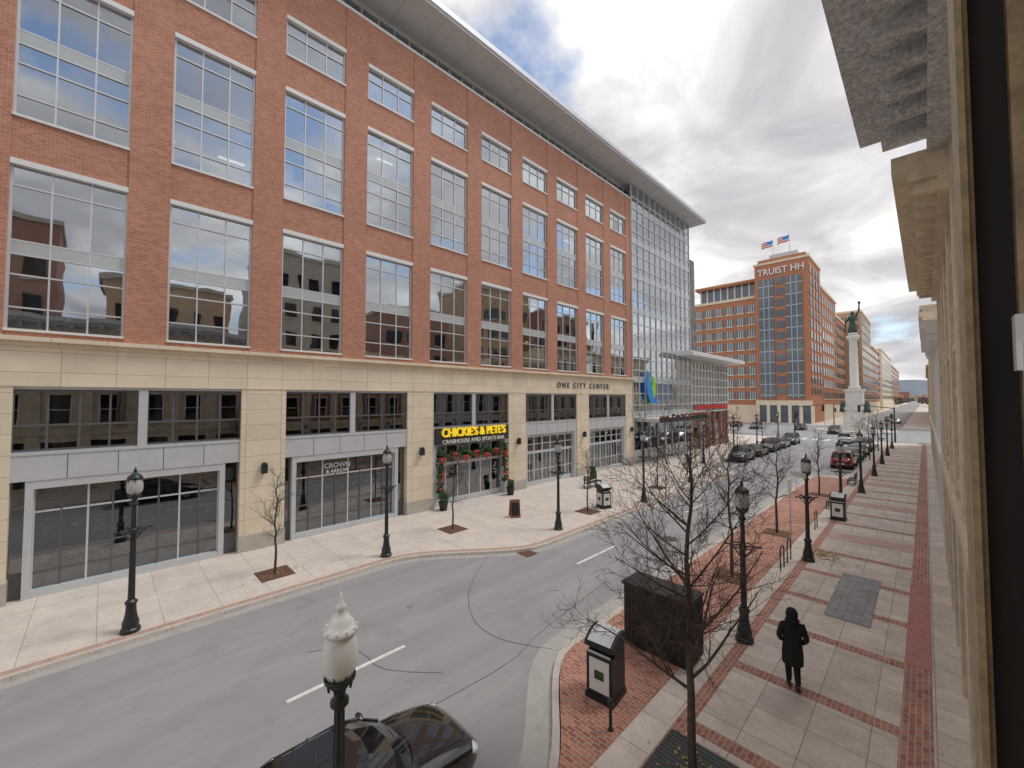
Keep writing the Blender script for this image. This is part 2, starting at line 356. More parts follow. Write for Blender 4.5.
for i,y in enumerate(range(-14,40,3)):
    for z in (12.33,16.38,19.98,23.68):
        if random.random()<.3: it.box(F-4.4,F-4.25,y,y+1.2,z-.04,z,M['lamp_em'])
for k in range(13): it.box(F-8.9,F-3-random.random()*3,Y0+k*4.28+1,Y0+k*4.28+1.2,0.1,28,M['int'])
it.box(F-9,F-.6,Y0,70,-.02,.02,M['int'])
w.box(F-.5,F+.04,Y0,YE+.3,7.5,8.85,M['stone'])
w.box(F-.5,F+.12,Y0,YE+.3,8.85,9.0,M['stone']);w.box(F-.5,F+.3,Y0,YE+.35,9.0,9.15,M['stone'])
w.box(F-.5,F+.07,Y0,YE+.3,7.5-.08,7.5,M['stone'])
pc=[-11.73,-3.17,5.39,13.95,22.5,31.07,39.63]
for p in pc:
    w.box(F-.5,F+.04,p-.93,p+.93,.75,7.42,M['stone']); w.box(F-.5,F+.1,p-.96,p+.96,0,.75,M['plinth'])
    fr.box(F+.1,F+.32,p-.12,p+.12,3.5,3.9,M['iron']);fr.box(F+.12,F+.3,p-.09,p+.09,3.9,3.98,M['iron']);fr.box(F+.04,F+.2,p-.05,p+.05,3.62,3.72,M['iron'])
def clerestory(a,b,z0,z1,lit=False):
    X=F-.12
    fr.box(X-.1,X+.1,a,b,z1-.1,z1,M['panel']);fr.box(X-.1,X+.12,a,b,z0,z0+.12,M['panel'])
    c=(a+b)/2
    fr.box(X-.1,X+.12,c-.14,c+.14,z0+.12,z1-.1,M['panel'])
    for s,e in((a,c-.14),(c+.14,b)):
        for i in range(5):
            y=s+(e-s)*i/4; fr.box(X-.04,X+.04,y-.035,y+.035,z0+.12,z1-.1,M['sframe'])
        zz=z0+.12+(z1-z0-.22)*.42
        fr.box(X-.045,X+.045,s,e,zz-.035,zz+.035,M['sframe'])
        fr.box(X-.045,X+.045,s,e,z1-.18,z1-.1,M['sframe']);fr.box(X-.045,X+.045,s,e,z0+.12,z0+.2,M['sframe'])
    if lit: bl.box(X-.2,X-.18,a,b,z0+.1,z1-.1,M['spand'])
    gl.face([(X,a,z0),(X,b,z0),(X,b,z1),(X,a,z1)],M['glassd'])
bays=[(pc[i]+.93,pc[i+1]-.93) for i in range(6)]
for bi,(a,b_) in enumerate(bays):
    clerestory(a,b_,5.0,7.42,bi>3)
    fr.box(F-.3,F-.03,a,b_,4.1,5.0,M['panel'])
    for q in range(1,5): fr.box(F-.03,F-.024,a+(b_-a)*q/5-.01,a+(b_-a)*q/5+.01,4.1,5.0,M['sframe'])
    X=F-.35
    if bi in(0,1,2):
        s,e=a+.55,b_-.75
        fr.box(X-.1,F-.06,s-.2,s,0,4.1,M['panel']);fr.box(X-.1,F-.06,e,e+.2,0,4.1,M['panel']);fr.box(X-.1,F-.06,s,e,3.8,4.1,M['panel'])
        fr.box(X-.1,F-.08,s,e,0,.25,M['panel'])
        n=8
        for i in range(n+1):
            y=s+(e-s)*i/n; fr.box(X-.05,X+.05,y-.03,y+.03,.25,3.8,M['alu'] if i%2==0 else M['sframe'])
        for z in (.8,1.55,2.95): fr.box(X-.05,X+.045,s,e,z-.03,z+.03,M['alu'] if z>2 else M['sframe'])
        fr.box(X-.06,X+.04,a,s-.2,0,.9,M['sframe']);fr.box(X-.06,X+.04,e+.2,b_,0,.9,M['sframe'])
        for i in range(n):
            y=s+(e-s)*(i+.5)/n; 
            bl.box(X-.03,X-.02,y-.2,y+.2,2.0,2.06,M['white']); bl.box(X-.03,X-.02,y-.13,y+.13,2.12,2.16,M['white']); bl.box(X-.03,X-.02,y-.09,y+.09,2.22,2.38,M['white']);bl.box(X-.03,X-.02,y-.12,y+.12,1.1,1.3,M['white'])
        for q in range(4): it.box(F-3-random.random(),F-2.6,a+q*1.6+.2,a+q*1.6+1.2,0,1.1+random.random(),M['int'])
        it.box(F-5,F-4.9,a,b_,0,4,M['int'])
        gl.face([(X,a,.02),(X,b_,.02),(X,b_,4.1),(X,a,4.1)],M['glassd'])
    else:
        X=F-.55 if bi==3 else X
        fr.box(X-.1,F-.05,a,a+.3,0,4.1,M['panel']);fr.box(X-.1,F-.05,b_-.3,b_,0,4.1,M['panel'])
        fr.box(X-.1,X+.1,a+.3,b_-.3,3.85,4.1,M['panel']);fr.box(X-.07,X+.07,a+.3,b_-.3,2.55,2.75,M['panel'])
        n=6
        for i in range(n+1):
            y=a+.3+(b_-a-.6)*i/n; fr.box(X-.06,X+.06,y-.05,y+.05,0,3.85,M['panel'] if bi==3 else M['alu'])
        for i in range(n):
            y=a+.3+(b_-a-.6)*(i+.5)/n; fr.box(X-.05,X+.05,y-.45,y+.45,.02,.35,M['panel'])
            if bi!=3: fr.box(X-.04,X+.04,y-.02,y+.02,.35,2.55,M['alu'])
            fr.box(X+.06,X+.11,y+.3,y+.33,.9,1.4,M['alu'])
        if bi!=3:
            for z in(1.2,3.3): fr.box(X-.045,X+.045,a+.3,b_-.3,z-.03,z+.03,M['alu'])
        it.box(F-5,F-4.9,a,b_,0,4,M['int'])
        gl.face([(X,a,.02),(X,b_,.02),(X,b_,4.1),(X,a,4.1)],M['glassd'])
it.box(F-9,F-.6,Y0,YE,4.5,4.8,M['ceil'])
for y in range(-8,38,2):
    if random.random()<.35: it.box(F-2.6,F-2.45,y,y+.9,7.3,7.34,M['lamp_em'])
PY=55.6
for y in [Y0+1.07*i for i in range(int((PY-Y0)/1.07)+1)]: fr.box(F-1.05,F-.9,y-.03,y+.03,28.7,30.4,M['alu'])
gl.face([(F-1,Y0,28.6),(F-1,PY,28.6),(F-1,PY,30.4),(F-1,Y0,30.4)],M['glass'])
fr.box(F-1.06,F-.88,Y0,PY,29.5,29.58,M['alu']);fr.box(F-1.06,F-.88,Y0,PY,30.2,30.42,M['alu']);fr.box(F-9,F-1.2,Y0,PY,28.7,30.3,M['int'])
w.box(F-.55,F+.05,Y0,YE,28.7,28.85,M['white'])
rf=MB();rf.box(-36,-20.15,Y0,56.6,30.42,30.6,M['soffit']);rf.box(-36,-20.05,Y0,56.7,30.6,30.95,M['roofm']);rf.box(-35,-20.6,Y0,56.3,30.95,31.15,M['roofm'])
for i in range(30): rf.box(-22.9,-20.2,Y0+1+i*2.4,Y0+1.06+i*2.4,30.38,30.42,M['panel'])
rf.obj('roof',ob)
CX=F+.05
ny=11
for i in range(ny+1):
    y=YE+(PY-YE-.1)*i/ny; fr.box(CX-.1,CX+.1,y-.04,y+.04,4.8,30.4,M['alu'])
z=5.0;k=0
while z<30.3:
    fr.box(CX-.06,CX+.07,YE,PY-.1,z-.05,z+.05,M['alu'])
    if k%3==0: fr.box(CX-.05,CX+.03,YE,PY-.1,z+.05,z+.6,M['spand'])
    z+=1.265;k+=1
gl.face([(CX,YE,0),(CX,PY-.1,0),(CX,PY-.1,30.4),(CX,YE,30.4)],M['glass'])
w.box(F-14,CX-.3,PY-.4,PY-.1,0,30.4,M['panel'])
for z in (5,8.8,12.6,16.4,20.2,24,27.8): it.box(F-9,F-.3,YE+.1,PY-.5,z,z+.35,M['ceil'])
it.box(F-5,F-4.8,YE,70,0,30,M['int'])
for i in range(9): fr.box(CX-.08,CX+.08,YE+i*1.9,YE+i*1.9+.15,0,4.8,M['panel'])
fr.box(CX-.2,CX+2.6,YE+.8,54.5,4.5,4.85,M['panel']);fr.box(CX+2.6,CX+2.66,YE+.8,54.5,4.45,4.95,M['dkframe'])
for y in (43,48,53): fr.tube((CX+2.3,y,0),(CX+2.3,y,4.5),.08,.08,8,M['panel'])
WY0,WY1=55.8,70
for i in range(13):
    y=WY0+(WY1-WY0)*i/12; fr.box(F-.1,F+.12,y-.07,y+.07,5.2,12.1,M['white'])
for i,z in enumerate((5.2,6.35,7.5,8.65,9.8,10.95,12.05)): fr.box(F-.08,F+.1,WY0,WY1,z-.07,z+.07,M['white'])
gl.face([(F,WY0,5),(F,WY1,5),(F,WY1,12.1),(F,WY0,12.1)],M['glass'])
gl.face([(F-.6,WY0,0),(F-.6,WY1,0),(F-.6,WY1,5),(F-.6,WY0,5)],M['glassd'])
for i in range(6): fr.box(F-.3,F+.1,WY0+i*2.76,WY0+i*2.76+.4,0,5.1,M['brick'])
w.box(F-14,F-.4,WY1-.3,WY1,0,12.1,M['panel']);it.box(F-14,F-.7,WY0,WY1-.3,4.7,5,M['ceil']);w.box(F-14,F+.1,WY0,WY1-.31,12.1,12.35,M['soffit'])
fr.box(F+.12,F+.2,WY0+1,WY1-.5,5.5,6.1,M['red'])
w.box(F-14,F+2.2,51,WY1+1.5,12.35,12.8,M['white']);w.box(F-13,F+1.9,51.3,WY1+1.2,12.8,12.95,M['roofm'])
w.obj('walls',ob);fr.obj('frames',ob);gl.obj('window_glass',ob);it.obj('interior',ob);bl.obj('blinds',ob)
def text(s,name,size,loc,rot,m,parent=None,ext=.03,sx=1,off=.012):
    c=bpy.data.curves.new(name,'FONT');c.body=s;c.size=size;c.extrude=ext;c.align_x='CENTER';c.offset=size*off;c.resolution_u=4
    o=bpy.data.objects.new(name,c);COL.objects.link(o);o.location=loc;o.rotation_euler=rot;o.scale=(sx,1,1);c.materials.append(m)
    if parent:o.parent=parent
    return o
RX=(math.pi/2,0,math.pi/2)
text('O N E   C I T Y   C E N T E R','building_letters',.62,(F+.08,31.3,7.95),RX,M['sframe'],ob,sx=1.05)
text('CROWN','window_lettering',.36,(F-.30,9.0,3.3),RX,M['white'],ob,.004)
text('& ARROW','window_lettering',.26,(F-.30,9.0,3.03),RX,M['white'],ob,.004)
sg=empty('storefront_sign')
text("CHICKIE'S & PETE'S",'letters',.80,(F+.25,18.2,4.5),RX,M['yellow'],sg,.08,sx=.84,off=.008)
text('CRABHOUSE AND SPORTS BAR','tagline',.36,(F+.2,18.2,4.06),RX,M['white'],sg,.03,sx=1.08)
b=MB();b.box(F-.02,F+.16,15,21.4,4.02,5.06,M['dkframe']);b.obj('backing',sg)
b=MB()
def cres(cy,cz,ry,rz,off,a0,a1,m_,tilt=0,th=.5):
    n=18;O=[];I=[]
    for i in range(n+1):
        u=i/n;a=math.radians(a0+(a1-a0)*u);k=math.sin(math.pi*u)
        p=(ry*math.cos(a),rz*math.sin(a));q=((ry-off*k)*math.cos(a),(rz-off*k)*math.sin(a))
        for A,(y,z) in((O,p),(I,q)):
            A.append((cy+y*math.cos(tilt)-z*math.sin(tilt),cz+y*math.sin(tilt)+z*math.cos(tilt)))
    for i in range(n):
        q=[O[i],O[i+1],I[i+1],I[i]]
        b.face([(F+th,y,z) for y,z in q],m_);b.face([(F+th-.12,y,z) for y,z in q[::-1]],m_)
        b.face([(F+th,O[i][0],O[i][1]),(F+th-.12,O[i][0],O[i][1]),(F+th-.12,O[i+1][0],O[i+1][1]),(F+th,O[i+1][0],O[i+1][1])],m_)
cres(43.9,8.3,1.4,1.9,1.15,95,300,M['blue'],0.25,.5)
cres(43.4,7.9,1.3,1.7,1.2,-75,85,M['lime'],-.3,.42)
b.box(F+.02,F+.3,43.5,43.7,8,8.3,M['panel']);b.obj('logo_sign')
b=MB()
for i in range(90):
    u=i/89; y=15.3+u*5.9; sag=.45*abs(math.sin(u*math.pi*3))
    for j in range(4): b.ball((F+.0+random.uniform(-.1,.2),y+random.uniform(-.1,.1),3.6-sag+random.uniform(-.14,.14)),.08,.1,.07,M['green'],6,4)
for i in range(7):
    y=15.5+i*.93; z=3.1+.25*(i%2)
    b.ball((F+.24,y-.1,z),.06,.11,.09,M['red'],8,6);b.ball((F+.24,y+.1,z),.06,.11,.09,M['red'],8,6);b.box(F+.2,F+.24,y-.08,y-.03,z-.4,z,M['red']);b.box(F+.2,F+.24,y+.03,y+.08,z-.35,z,M['red'])
for yy in (15.35,21.1):
    for j in range(60): b.ball((F+.1+random.uniform(-.15,.2),yy+random.uniform(-.15,.15),2.0+random.uniform(-1.1,1.5)),.08,.1,.1,M['green'] if j%5 else M['red'],6,4)
b.obj('garland')
b=MB()
for i in range(40): b.ball((F+2.75+random.uniform(-.1,.1),41+i*.33,4.9+random.uniform(-.15,.3)),.12,.16,.14,M['red'] if i%3==0 else M['green'],6,4)
b.obj('canopy_garland')
def planter(x,y):
    b=MB();b.lathe(0,0,0,[(.22,0),(.3,.5),(.34,.55),(.3,.56)],14,M['black'])
    for i in range(40): b.ball((random.uniform(-.22,.22),random.uniform(-.22,.22),.6+random.uniform(0,.45)),.08,.08,.1,M['green'],6,4)
    b.obj('planter',loc=(x,y,0))
planter(-21.4,15.2);planter(-21.4,21.1);planter(-20.6,30.4)
# ---------------------------------------------------------------- right hand row
def rowb(name,y0,y1,h,wm,tm,over=.8,X=.6,cor=None,base=4.6,up=None):
    e=empty(name);a=MB();g=MB();cor=cor or tm
    a.box(X+.001,X+14,y0,y1,base,h-.9,wm);a.box(X+.3,X+14,y0,y1,0,base,wm)
    a.box(X-over,X+14,y0,y1,h-.35,h,cor);a.box(X-over*.75,X+14,y0,y1,h-.6,h-.35,cor);a.box(X-over*.3,X+14,y0,y1,h-.9,h-.6,cor)
    a.box(X-.2,X+.3,y0,y1,base-.3,base,tm);a.box(X-.1,X+.3,y0,y1,base-.8,base-.3,tm)
    n=max(2,round((y1-y0)/2.6));bw=(y1-y0)/n
    for i in range(n+1):
        y=y0+bw*i; a.box(X-.14,X+.3,max(y0,y-.35),min(y1,y+.35),0,h-.9,tm)
    if over>.5:
        nn=int((y1-y0)/.8)
        for i in range(nn):
            y=y0+.15+i*.8; a.box(X-over*.68,X+.01,y,y+.22,h-.85,h-.6,cor)
    nf=max(1,round((h-1.4-base)/3.7));fh=(h-1.4-base)/nf
    for f_ in range(nf):
        z=base+fh*f_+.5
        for i in range(n):
            c=y0+bw*(i+.5)
            a.box(X-.12,X,c-.75,c+.75,z-.15,z,tm);a.box(X-.1,X,c-.72,c+.72,z+fh*.62,z+fh*.62+.2,tm)
            a.box(X-.05,X,c-.62,c-.54,z,z+fh*.62,M['white']);a.box(X-.05,X,c+.54,c+.62,z,z+fh*.62,M['white']);a.box(X-.05,X,c-.54,c+.54,z+fh*.3,z+fh*.3+.06,M['white'])
            g.box(X-.02,X,c-.54,c+.54,z,z+fh*.62,M['carglass'])
    g.box(X+.2,X+.28,y0+.4,y1-.4,.5,base-.8,M['carglass']);a.box(X+.1,X+.3,y0,y1,0,.5,tm)
    for (ya,yb,hh,mm) in (up or ()):
        a.box(X+8,X+18,ya,yb,h,hh,mm);a.box(X+7.8,X+18.2,ya-.2,yb+.2,hh,hh+.4,M['plinth'])
        nw=int((yb-ya)/2.2);z=h+1
        while z+2<hh:
            for i in range(nw):
                c=ya+(yb-ya)*(i+.5)/nw; g.box(X+7.9,X+8,c-.55,c+.55,z,z+1.8,M['carglass']); a.box(X+7.85,X+8,c-.65,c+.65,z-.2,z,M['plinth'])
            z+=3.4
    a.obj('walls',e);g.obj('windows',e);return e
rowb('stone_building',-14,12,13.0,M['cream'],M['cream'],1.5,cor=M['speck'],up=((-13,-3,22,M['rowbrick']),(0,10,18,tan)))
rowb('brick_building',12.02,26,12.2,M['rowbrick'],M['cream'],1.0,cor=M['cream'],up=((13,22,24,M['plinth']),))
rowb('painted_building',26.02,40,10.5,M['panel'],M['white'],.7,up=((28,39,20,M['rowbrick']),))
rowb('brick_building',40.02,56,13,M['rowbrick'],M['stone'],.8,up=((44,55,26,tan),))
rowb('stone_building',56.02,88,16,M['stone'],M['cream'],.8,up=((60,80,24,M['rowbrick']),))
rowb('brick_building',-40,-14.02,15,M['rowbrick'],M['cream'],.8,up=((-36,-18,26,tan),))
rowb('stone_building',136,190,22,M['stone'],M['cream'],.8,X=1.2)
rowb('brick_building',190.1,300,18,M['orange'],M['cream'],.8,X=1.2)
wf=empty('window_frame');b=MB()
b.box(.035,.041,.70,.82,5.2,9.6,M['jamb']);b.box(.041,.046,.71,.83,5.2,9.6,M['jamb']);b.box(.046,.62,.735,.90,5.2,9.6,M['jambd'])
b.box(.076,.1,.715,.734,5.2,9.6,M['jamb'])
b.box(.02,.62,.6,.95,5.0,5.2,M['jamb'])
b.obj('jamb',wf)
b=MB();b.box(.07,.085,.69,.714,7.03,7.09,M['white']);b.box(.074,.08,.675,.69,7.0,7.06,M['white']);b.obj('latch',wf)
# ---------------------------------------------------------------- far buildings
def tower(name,x0,x1,y0,y1,h,wm,nx,ny_,nf,base=6,winw=.6,winh=.6,gm=None):
    e=empty(name);a=MB();g=MB();gm=gm or M['glassf']
    a.box(x0,x1,y0,y1,0,h,wm);a.box(x0-.3,x1+.3,y0-.3,y1+.3,h,h+.8,M['stone']);a.box(x0-.25,x1+.25,y0-.25,y1+.25,0,base-1,M['stone'])
    fh=(h-base-1)/nf
    for f_ in range(nf):
        z=base+fh*(f_+.5)
        for i in range(nx):
            c=x0+(x1-x0)*(i+.5)/nx; ww=(x1-x0)/nx*winw/2
            g.box(c-ww,c+ww,y0-.12,y0,z-fh*winh/2,z+fh*winh/2,gm);a.box(c-ww,c+ww,y0-.2,y0,z-fh*winh/2-.25,z-fh*winh/2,M['stone'])
            for q in (-.5,0,.5): a.box(c+q*ww-.08,c+q*ww+.08,y0-.16,y0-.12,z-fh*winh/2,z+fh*winh/2,M['white'])
        for i in range(ny_):
            c=y0+(y1-y0)*(i+.5)/ny_; ww=(y1-y0)/ny_*winw/2
            g.box(x1,x1+.12,c-ww,c+ww,z-fh*winh/2,z+fh*winh/2,gm);a.box(x1,x1+.2,c-ww,c+ww,z-fh*winh/2-.3,z-fh*winh/2,M['stone'])
    a.obj('walls',e);g.obj('windows',e);return e
e=tower('bank_building',-54,-35.3,140,190,37.5,M['orange'],6,1,8,winw=.8,winh=.62)
b=MB();b.box(-53,-36,143,185,38.3,43,M['glassf']);b.box(-54,-35.4,141,188,43,43.8,M['orange'])
for i in range(9): b.box(-53+i*2.1,-52.6+i*2.1,142.8,143,38.3,43,M['white'])
b.obj('penthouse',e)
b=MB()
b.box(-35.3,-22,138,156,0,46.5,M['orange']);b.box(-35.6,-21.7,137.7,156.3,46.5,47.1,M['stone']);b.box(-34.6,-22.7,138.6,155.5,47.1,48.2,M['orange']);b.box(-32,-25,141,152,48.2,50,M['panel'])
for x0,x1 in((-34.2,-30.4),(-27.4,-23.6)):
    b.box(x0,x1,137.7,138,7,42,M['glassf'])
    for i in range(11): b.box(x0,x1,137.6,137.7,7.8+i*3.2,8.0+i*3.2,M['panel'])
    for q in (.33,.67): b.box(x0+(x1-x0)*q-.07,x0+(x1-x0)*q+.07,137.6,137.7,7,42,M['panel'])
for i in range(11):
    b.box(-29.9,-27.9,137.8,138,8.2+i*3.2,10.2+i*3.2,M['glassf'])
for yy in (139.5,144,148.5,153):
    for i in range(12): b.box(-22,-21.8,yy-1,yy+1,8.2+i*3.1,10.2+i*3.1,M['glassf'])
b.box(-35.5,-21.8,137.6,138,5,6.4,M['stone']);b.box(-35.5,-21.9,137.9,138,0,5,M['glassf'])
for i in range(6): b.box(-35.4+i*2.65,-34.6+i*2.65,137.6,137.9,0,5,M['stone'])
b.obj('tower',e)
text('TRUIST HH','tower_letters',2.6,(-28.6,137.6,43.3),(math.pi/2,0,0),M['white'],e,.1,sx=.9)
tower('brick_office_block',-54,-22,156.5,186,41,M['orange'],8,7,9,winw=.55,winh=.55)
tower('brick_office_block',-54,-22.6,186.5,213,37,M['orange'],8,6,8,winw=.55,winh=.55)
tower('tan_office_building',-46,-17.5,216,256,42,tan,6,10,10)
tower('brick_apartment_block',-46,-18.5,262,315,33,M['orange'],6,10,7)
tower('tan_office_building',-46,-18,330,430,36,M['stone'],6,10,8)
tower('brick_apartment_block',-46,-19,450,600,34,M['orange'],6,10,7)
for x,hh in((-31.2,7),(-27,7.5)):
    b=MB();b.tube((x,142,48),(x,142,48+hh),.15,.08,8,M['white'])
    fl=[]
    for i in range(7):
        u=i/6; fl.append((x-.1-u*3.0,142+.25*math.sin(u*7),48+hh-.2-.5*u))
    for i in range(6):
        for s in range(5):
            m_=M['red'] if s%2==0 else M['white']
            if s<3 and i<3: m_=M['blue']
            p,q=fl[i],fl[i+1]; a0=-s*.36;a1=-(s+1)*.36
            b.face([(p[0],p[1],p[2]+a1),(q[0],q[1],q[2]+a1),(q[0],q[1],q[2]+a0),(p[0],p[1],p[2]+a0)],m_)
    b.obj('flag')
b=MB();cx,cy=-10.9,117
sheet('monument_island',[(cx+7*math.cos(i*math.pi/8),cy+7*math.sin(i*math.pi/8)) for i in range(16)],.02,M['conc_l'],-.15)
for i,(r,z0,z1) in enumerate(((3.2,0,.6),(2.7,.6,1.2),(1.9,1.2,4.5),(2.15,4.5,5),(1.5,5,8.5),(1.7,8.5,9))): b.box(cx-r,cx+r,cy-r,cy+r,z0,z1,M['monu'])
b.lathe(cx,cy,9,[(1.1,0),(1.05,.6),(.8,.8),(.75,8),(.7,10.6),(.9,10.9),(1.2,11.4),(1.2,11.8)],20,M['monu'])
b.lathe(cx,cy,20.8,[(.85,0),(.8,.6),(.6,.8)],12,M['monu'])
b.lathe(cx,cy,21.5,[(.85,0),(.8,.5),(.65,1.6),(.46,2.4),(.66,3.0),(.62,3.6),(.25,3.85),(.2,4.0)],12,M['bronze'])
b.ball((cx,cy,25.8),.36,.36,.45,M['bronze']);b.tube((cx+.5,cy,25),(cx+1.1,cy,26.2),.22,.17,8,M['bronze']);b.tube((cx+1.1,cy,26.2),(cx+1.2,cy,27.8),.17,.12,8,M['bronze'])
b.tube((cx-.5,cy,25),(cx-1.2,cy-.2,23.8),.22,.17,8,M['bronze']);b.ball((cx+1.2,cy,28),.25,.25,.35,M['bronze']);b.tube((cx-1.3,cy-.2,21.6),(cx-1.2,cy-.2,25.2),.12,.1,6,M['bronze'])
for sx_ in(-1,1):
    for sy in(-1,1):
        b.lathe(cx+sx_*2.0,cy+sy*2.0,4,[(.5,0),(.35,1),(.4,1.7),(.15,1.95),(.2,2.2),(.1,2.4)],8,M['bronze'])
b.obj('war_monument')
b=MB();pr=None
for i in range(121):
    x=-2600+i*45; h=100+26*math.sin(i*.17)+12*math.sin(i*.55)+5*math.sin(i*1.7)
    if pr: b.face([(pr[0],2600,-1),(x,2600,-1),(x,2700,h),(pr[0],2700,pr[1])],M['hill'])
    pr=(x,h)
b.obj('hills')
b=MB();tm=mat('distant_trees',(.14,.12,.1),1,var=.4,scale=.3)
for i in range(160):
    y=random.uniform(430,1100);x=random.choice([random.uniform(-18,-15),random.uniform(-3,4)])
    for j in range(4): b.ball((x+random.uniform(-1.2,1.2),y+random.uniform(-1,1),3+random.random()*4),.9,.9,1.3,tm,6,4)
b.obj('distant_trees')
b=MB()
for i in range(90):
    y=random.uniform(640,1400);x=random.choice([random.uniform(-90,-26),random.uniform(6,120)]);s_=random.uniform(5,10)
    b.box(x-s_,x+s_,y,y+12,0,random.uniform(8,24),random.choice([tan,M['orange'],M['stone'],M['plinth'],M['rowbrick']]))
for i in range(14):
    x=-80+i*12; b.box(x,x+9,1500,1512,0,random.uniform(12,26),random.choice([tan,M['orange'],M['plinth'],M['rowbrick']]))
b.obj('distant_buildings')
# ---------------------------------------------------------------- street lamp
def lamp_mesh(H,near=False):
    b=MB();I=M['iron'];h=H-1.15;k=.96 if near else 1
    b.lathe(0,0,0,[(.24,0),(.24,.1),(.2,.14),(.2,.3),(.16,.42),(.13,.6),(.12,.8),(.15,.84),(.15,.9),(.095,.96)],12,I,smooth=False)
    b.lathe(0,0,.96,[(.085,0),(.06,h-.96)],16,I,smooth=False,flute=.18)
    b.lathe(0,0,h-.02,[(.06,0),(.1,.04),(.1,.09),(.06,.13),(.07,.2),(.13,.27),(.17,.32),(.17,.36)],16,I)
    b.lathe(0,0,h+.34,[(.15*k,0),(.185*k,.08),(.2*k,.2),(.19*k,.32),(.165*k,.42),(.15*k,.46)],20,M['globe'] if near else M['lens'])
    if near:
        b.lathe(0,0,h+.80,[(.15,0),(.185,.02),(.185,.05),(.145,.08),(.125,.14),(.09,.2),(.04,.25),(.055,.28),(.055,.31),(.03,.34),(.018,.4),(.004,.47)],20,M['globe'])
        for a in range(10):
            t_=a*math.pi/5; b.ball((.17*math.cos(t_),.17*math.sin(t_),h+.86),.02,.02,.035,M['globe'],6,5)
        for a in range(8):
            t_=a*math.pi/4; b.tube((.12*math.cos(t_),.12*math.sin(t_),h+.2),(.165*math.cos(t_),.165*math.sin(t_),h+.42),.014,.01,5,I)
    else:
        b.lathe(0,0,h+.80,[(.16,0),(.2,.02),(.18,.06),(.12,.13),(.05,.18),(.03,.2),(.05,.24),(.03,.29),(.005,.37)],14,I)
        for a in range(6):
            t_=a*math.pi/3; b.tube((.165*math.cos(t_),.165*math.sin(t_),h+.34),(.17*math.cos(t_),.17*math.sin(t_),h+.82),.018,.018,4,I)
    z=h-.75
    if not near:
        b.lathe(0,0,z-.08,[(.06,0),(.1,.03),(.1,.12),(.06,.16)],12,I)
        for i in range(4):
            a=i*math.pi/2+.3; c,s=math.cos(a),math.sin(a)
            b.tube((0,0,z),(c*.42,s*.42,z+.02),.026,.022,6,I);b.ball((c*.44,s*.44,z+.02),.04,.04,.04,I,6,4)
            b.tube((c*.05,s*.05,z-.3),(c*.3,s*.3,z),.018,.018,5,I)
        n=20
        for i in range(n):
            a=2*math.pi*i/n;a2=2*math.pi*(i+1)/n
            b.tube((.3*math.cos(a),.3*math.sin(a),z+.01),(.3*math.cos(a2),.3*math.sin(a2),z+.01),.018,.018,5,I,False)
    return b
l1=lamp_mesh(4.9).obj('street_lamp',loc=(-17.0,.72,0))
for p in((-17.05,9.05),(-14.0,17.4),(-13.6,26.1),(-14,35),(-17,46),(-17,56),(-17,66),(-17,78)): inst(l1,'street_lamp',(p[0],p[1],0),random.random()*3)
l2=lamp_mesh(4.6).obj('street_lamp',loc=(-3.85,13.3,0))
for p in((-3.72,21.7),(-3.6,30.6),(-3.5,40),(-3.4,49.5),(-3.4,59),(-3.4,68),(-3.4,78)): inst(l2,'street_lamp',(p[0],p[1],0),random.random()*3)
lamp_mesh(4.68,True).obj('street_lamp',loc=(-4.75,1.97,0))
# ---------------------------------------------------------------- trees
def tree(name,H,loc,fork=.35,spread=1,lv=4,r0=.07,seed=1,nb=9):
    rnd=random.Random(seed);b=MB();bk=M['bark']
    def grow(p,d,Ln,r,l):
        n=5 if l<=1 else 4;seg=Ln/n;P=p.copy();D=d.copy();R=r
        for i in range(n):
            D=(D+Vector((rnd.uniform(-.16,.16),rnd.uniform(-.16,.16),rnd.uniform(-.02,.14)))).normalized()
            Q=P+D*seg;R2=r*(1-(i+1)/n*.72)
            b.tube(P,Q,R,R2,6 if l<2 else(4 if l<3 else 3),bk,False)
            if l<lv:
                k=1 if rnd.random()<.8 else 2
                for _ in range(k):
                    a=D.orthogonal().normalized();a.rotate(Matrix.Rotation(rnd.uniform(0,6.28),3,D))
                    nd=(D*math.cos(.75)+a*math.sin(.75)*1.0).normalized()
                    grow(P+(Q-P)*rnd.random(),nd,Ln*rnd.uniform(.38,.62),max(R2*.6,.0042),l+1)
            P=Q;R=R2
    P=Vector((0,0,0));n=12;R=r0
    for i in range(n):
        Q=Vector((rnd.uniform(-.02,.02)*(1+i*.3),rnd.uniform(-.02,.02)*(1+i*.3),H*.88*(i+1)/n)); u=(i+1)/n
        R2=r0*(1-.8*u)+.004
        b.tube(P,Q,R,R2,8,bk,False)
        if u>fork:
            for _ in range(2 if nb<10 else 3):
                a=rnd.uniform(0,6.28);el=rnd.uniform(.35,.9)
                grow(P+(Q-P)*rnd.random(),Vector((math.cos(a)*math.cos(el),math.sin(a)*math.cos(el),math.sin(el))),H*.36*spread*(1.25-u*.75)*rnd.uniform(.7,1.1),max(R2*.5,.008),1)
        P=Q;R=R2
    return b.obj(name,loc=loc)
tree('bare_tree',6.7,(-3.25,8.0,0),.3,1.0,4,.085,3,12)
t2=tree('bare_tree',4.4,(-18.5,5.0,0),.35,.8,3,.05,5)
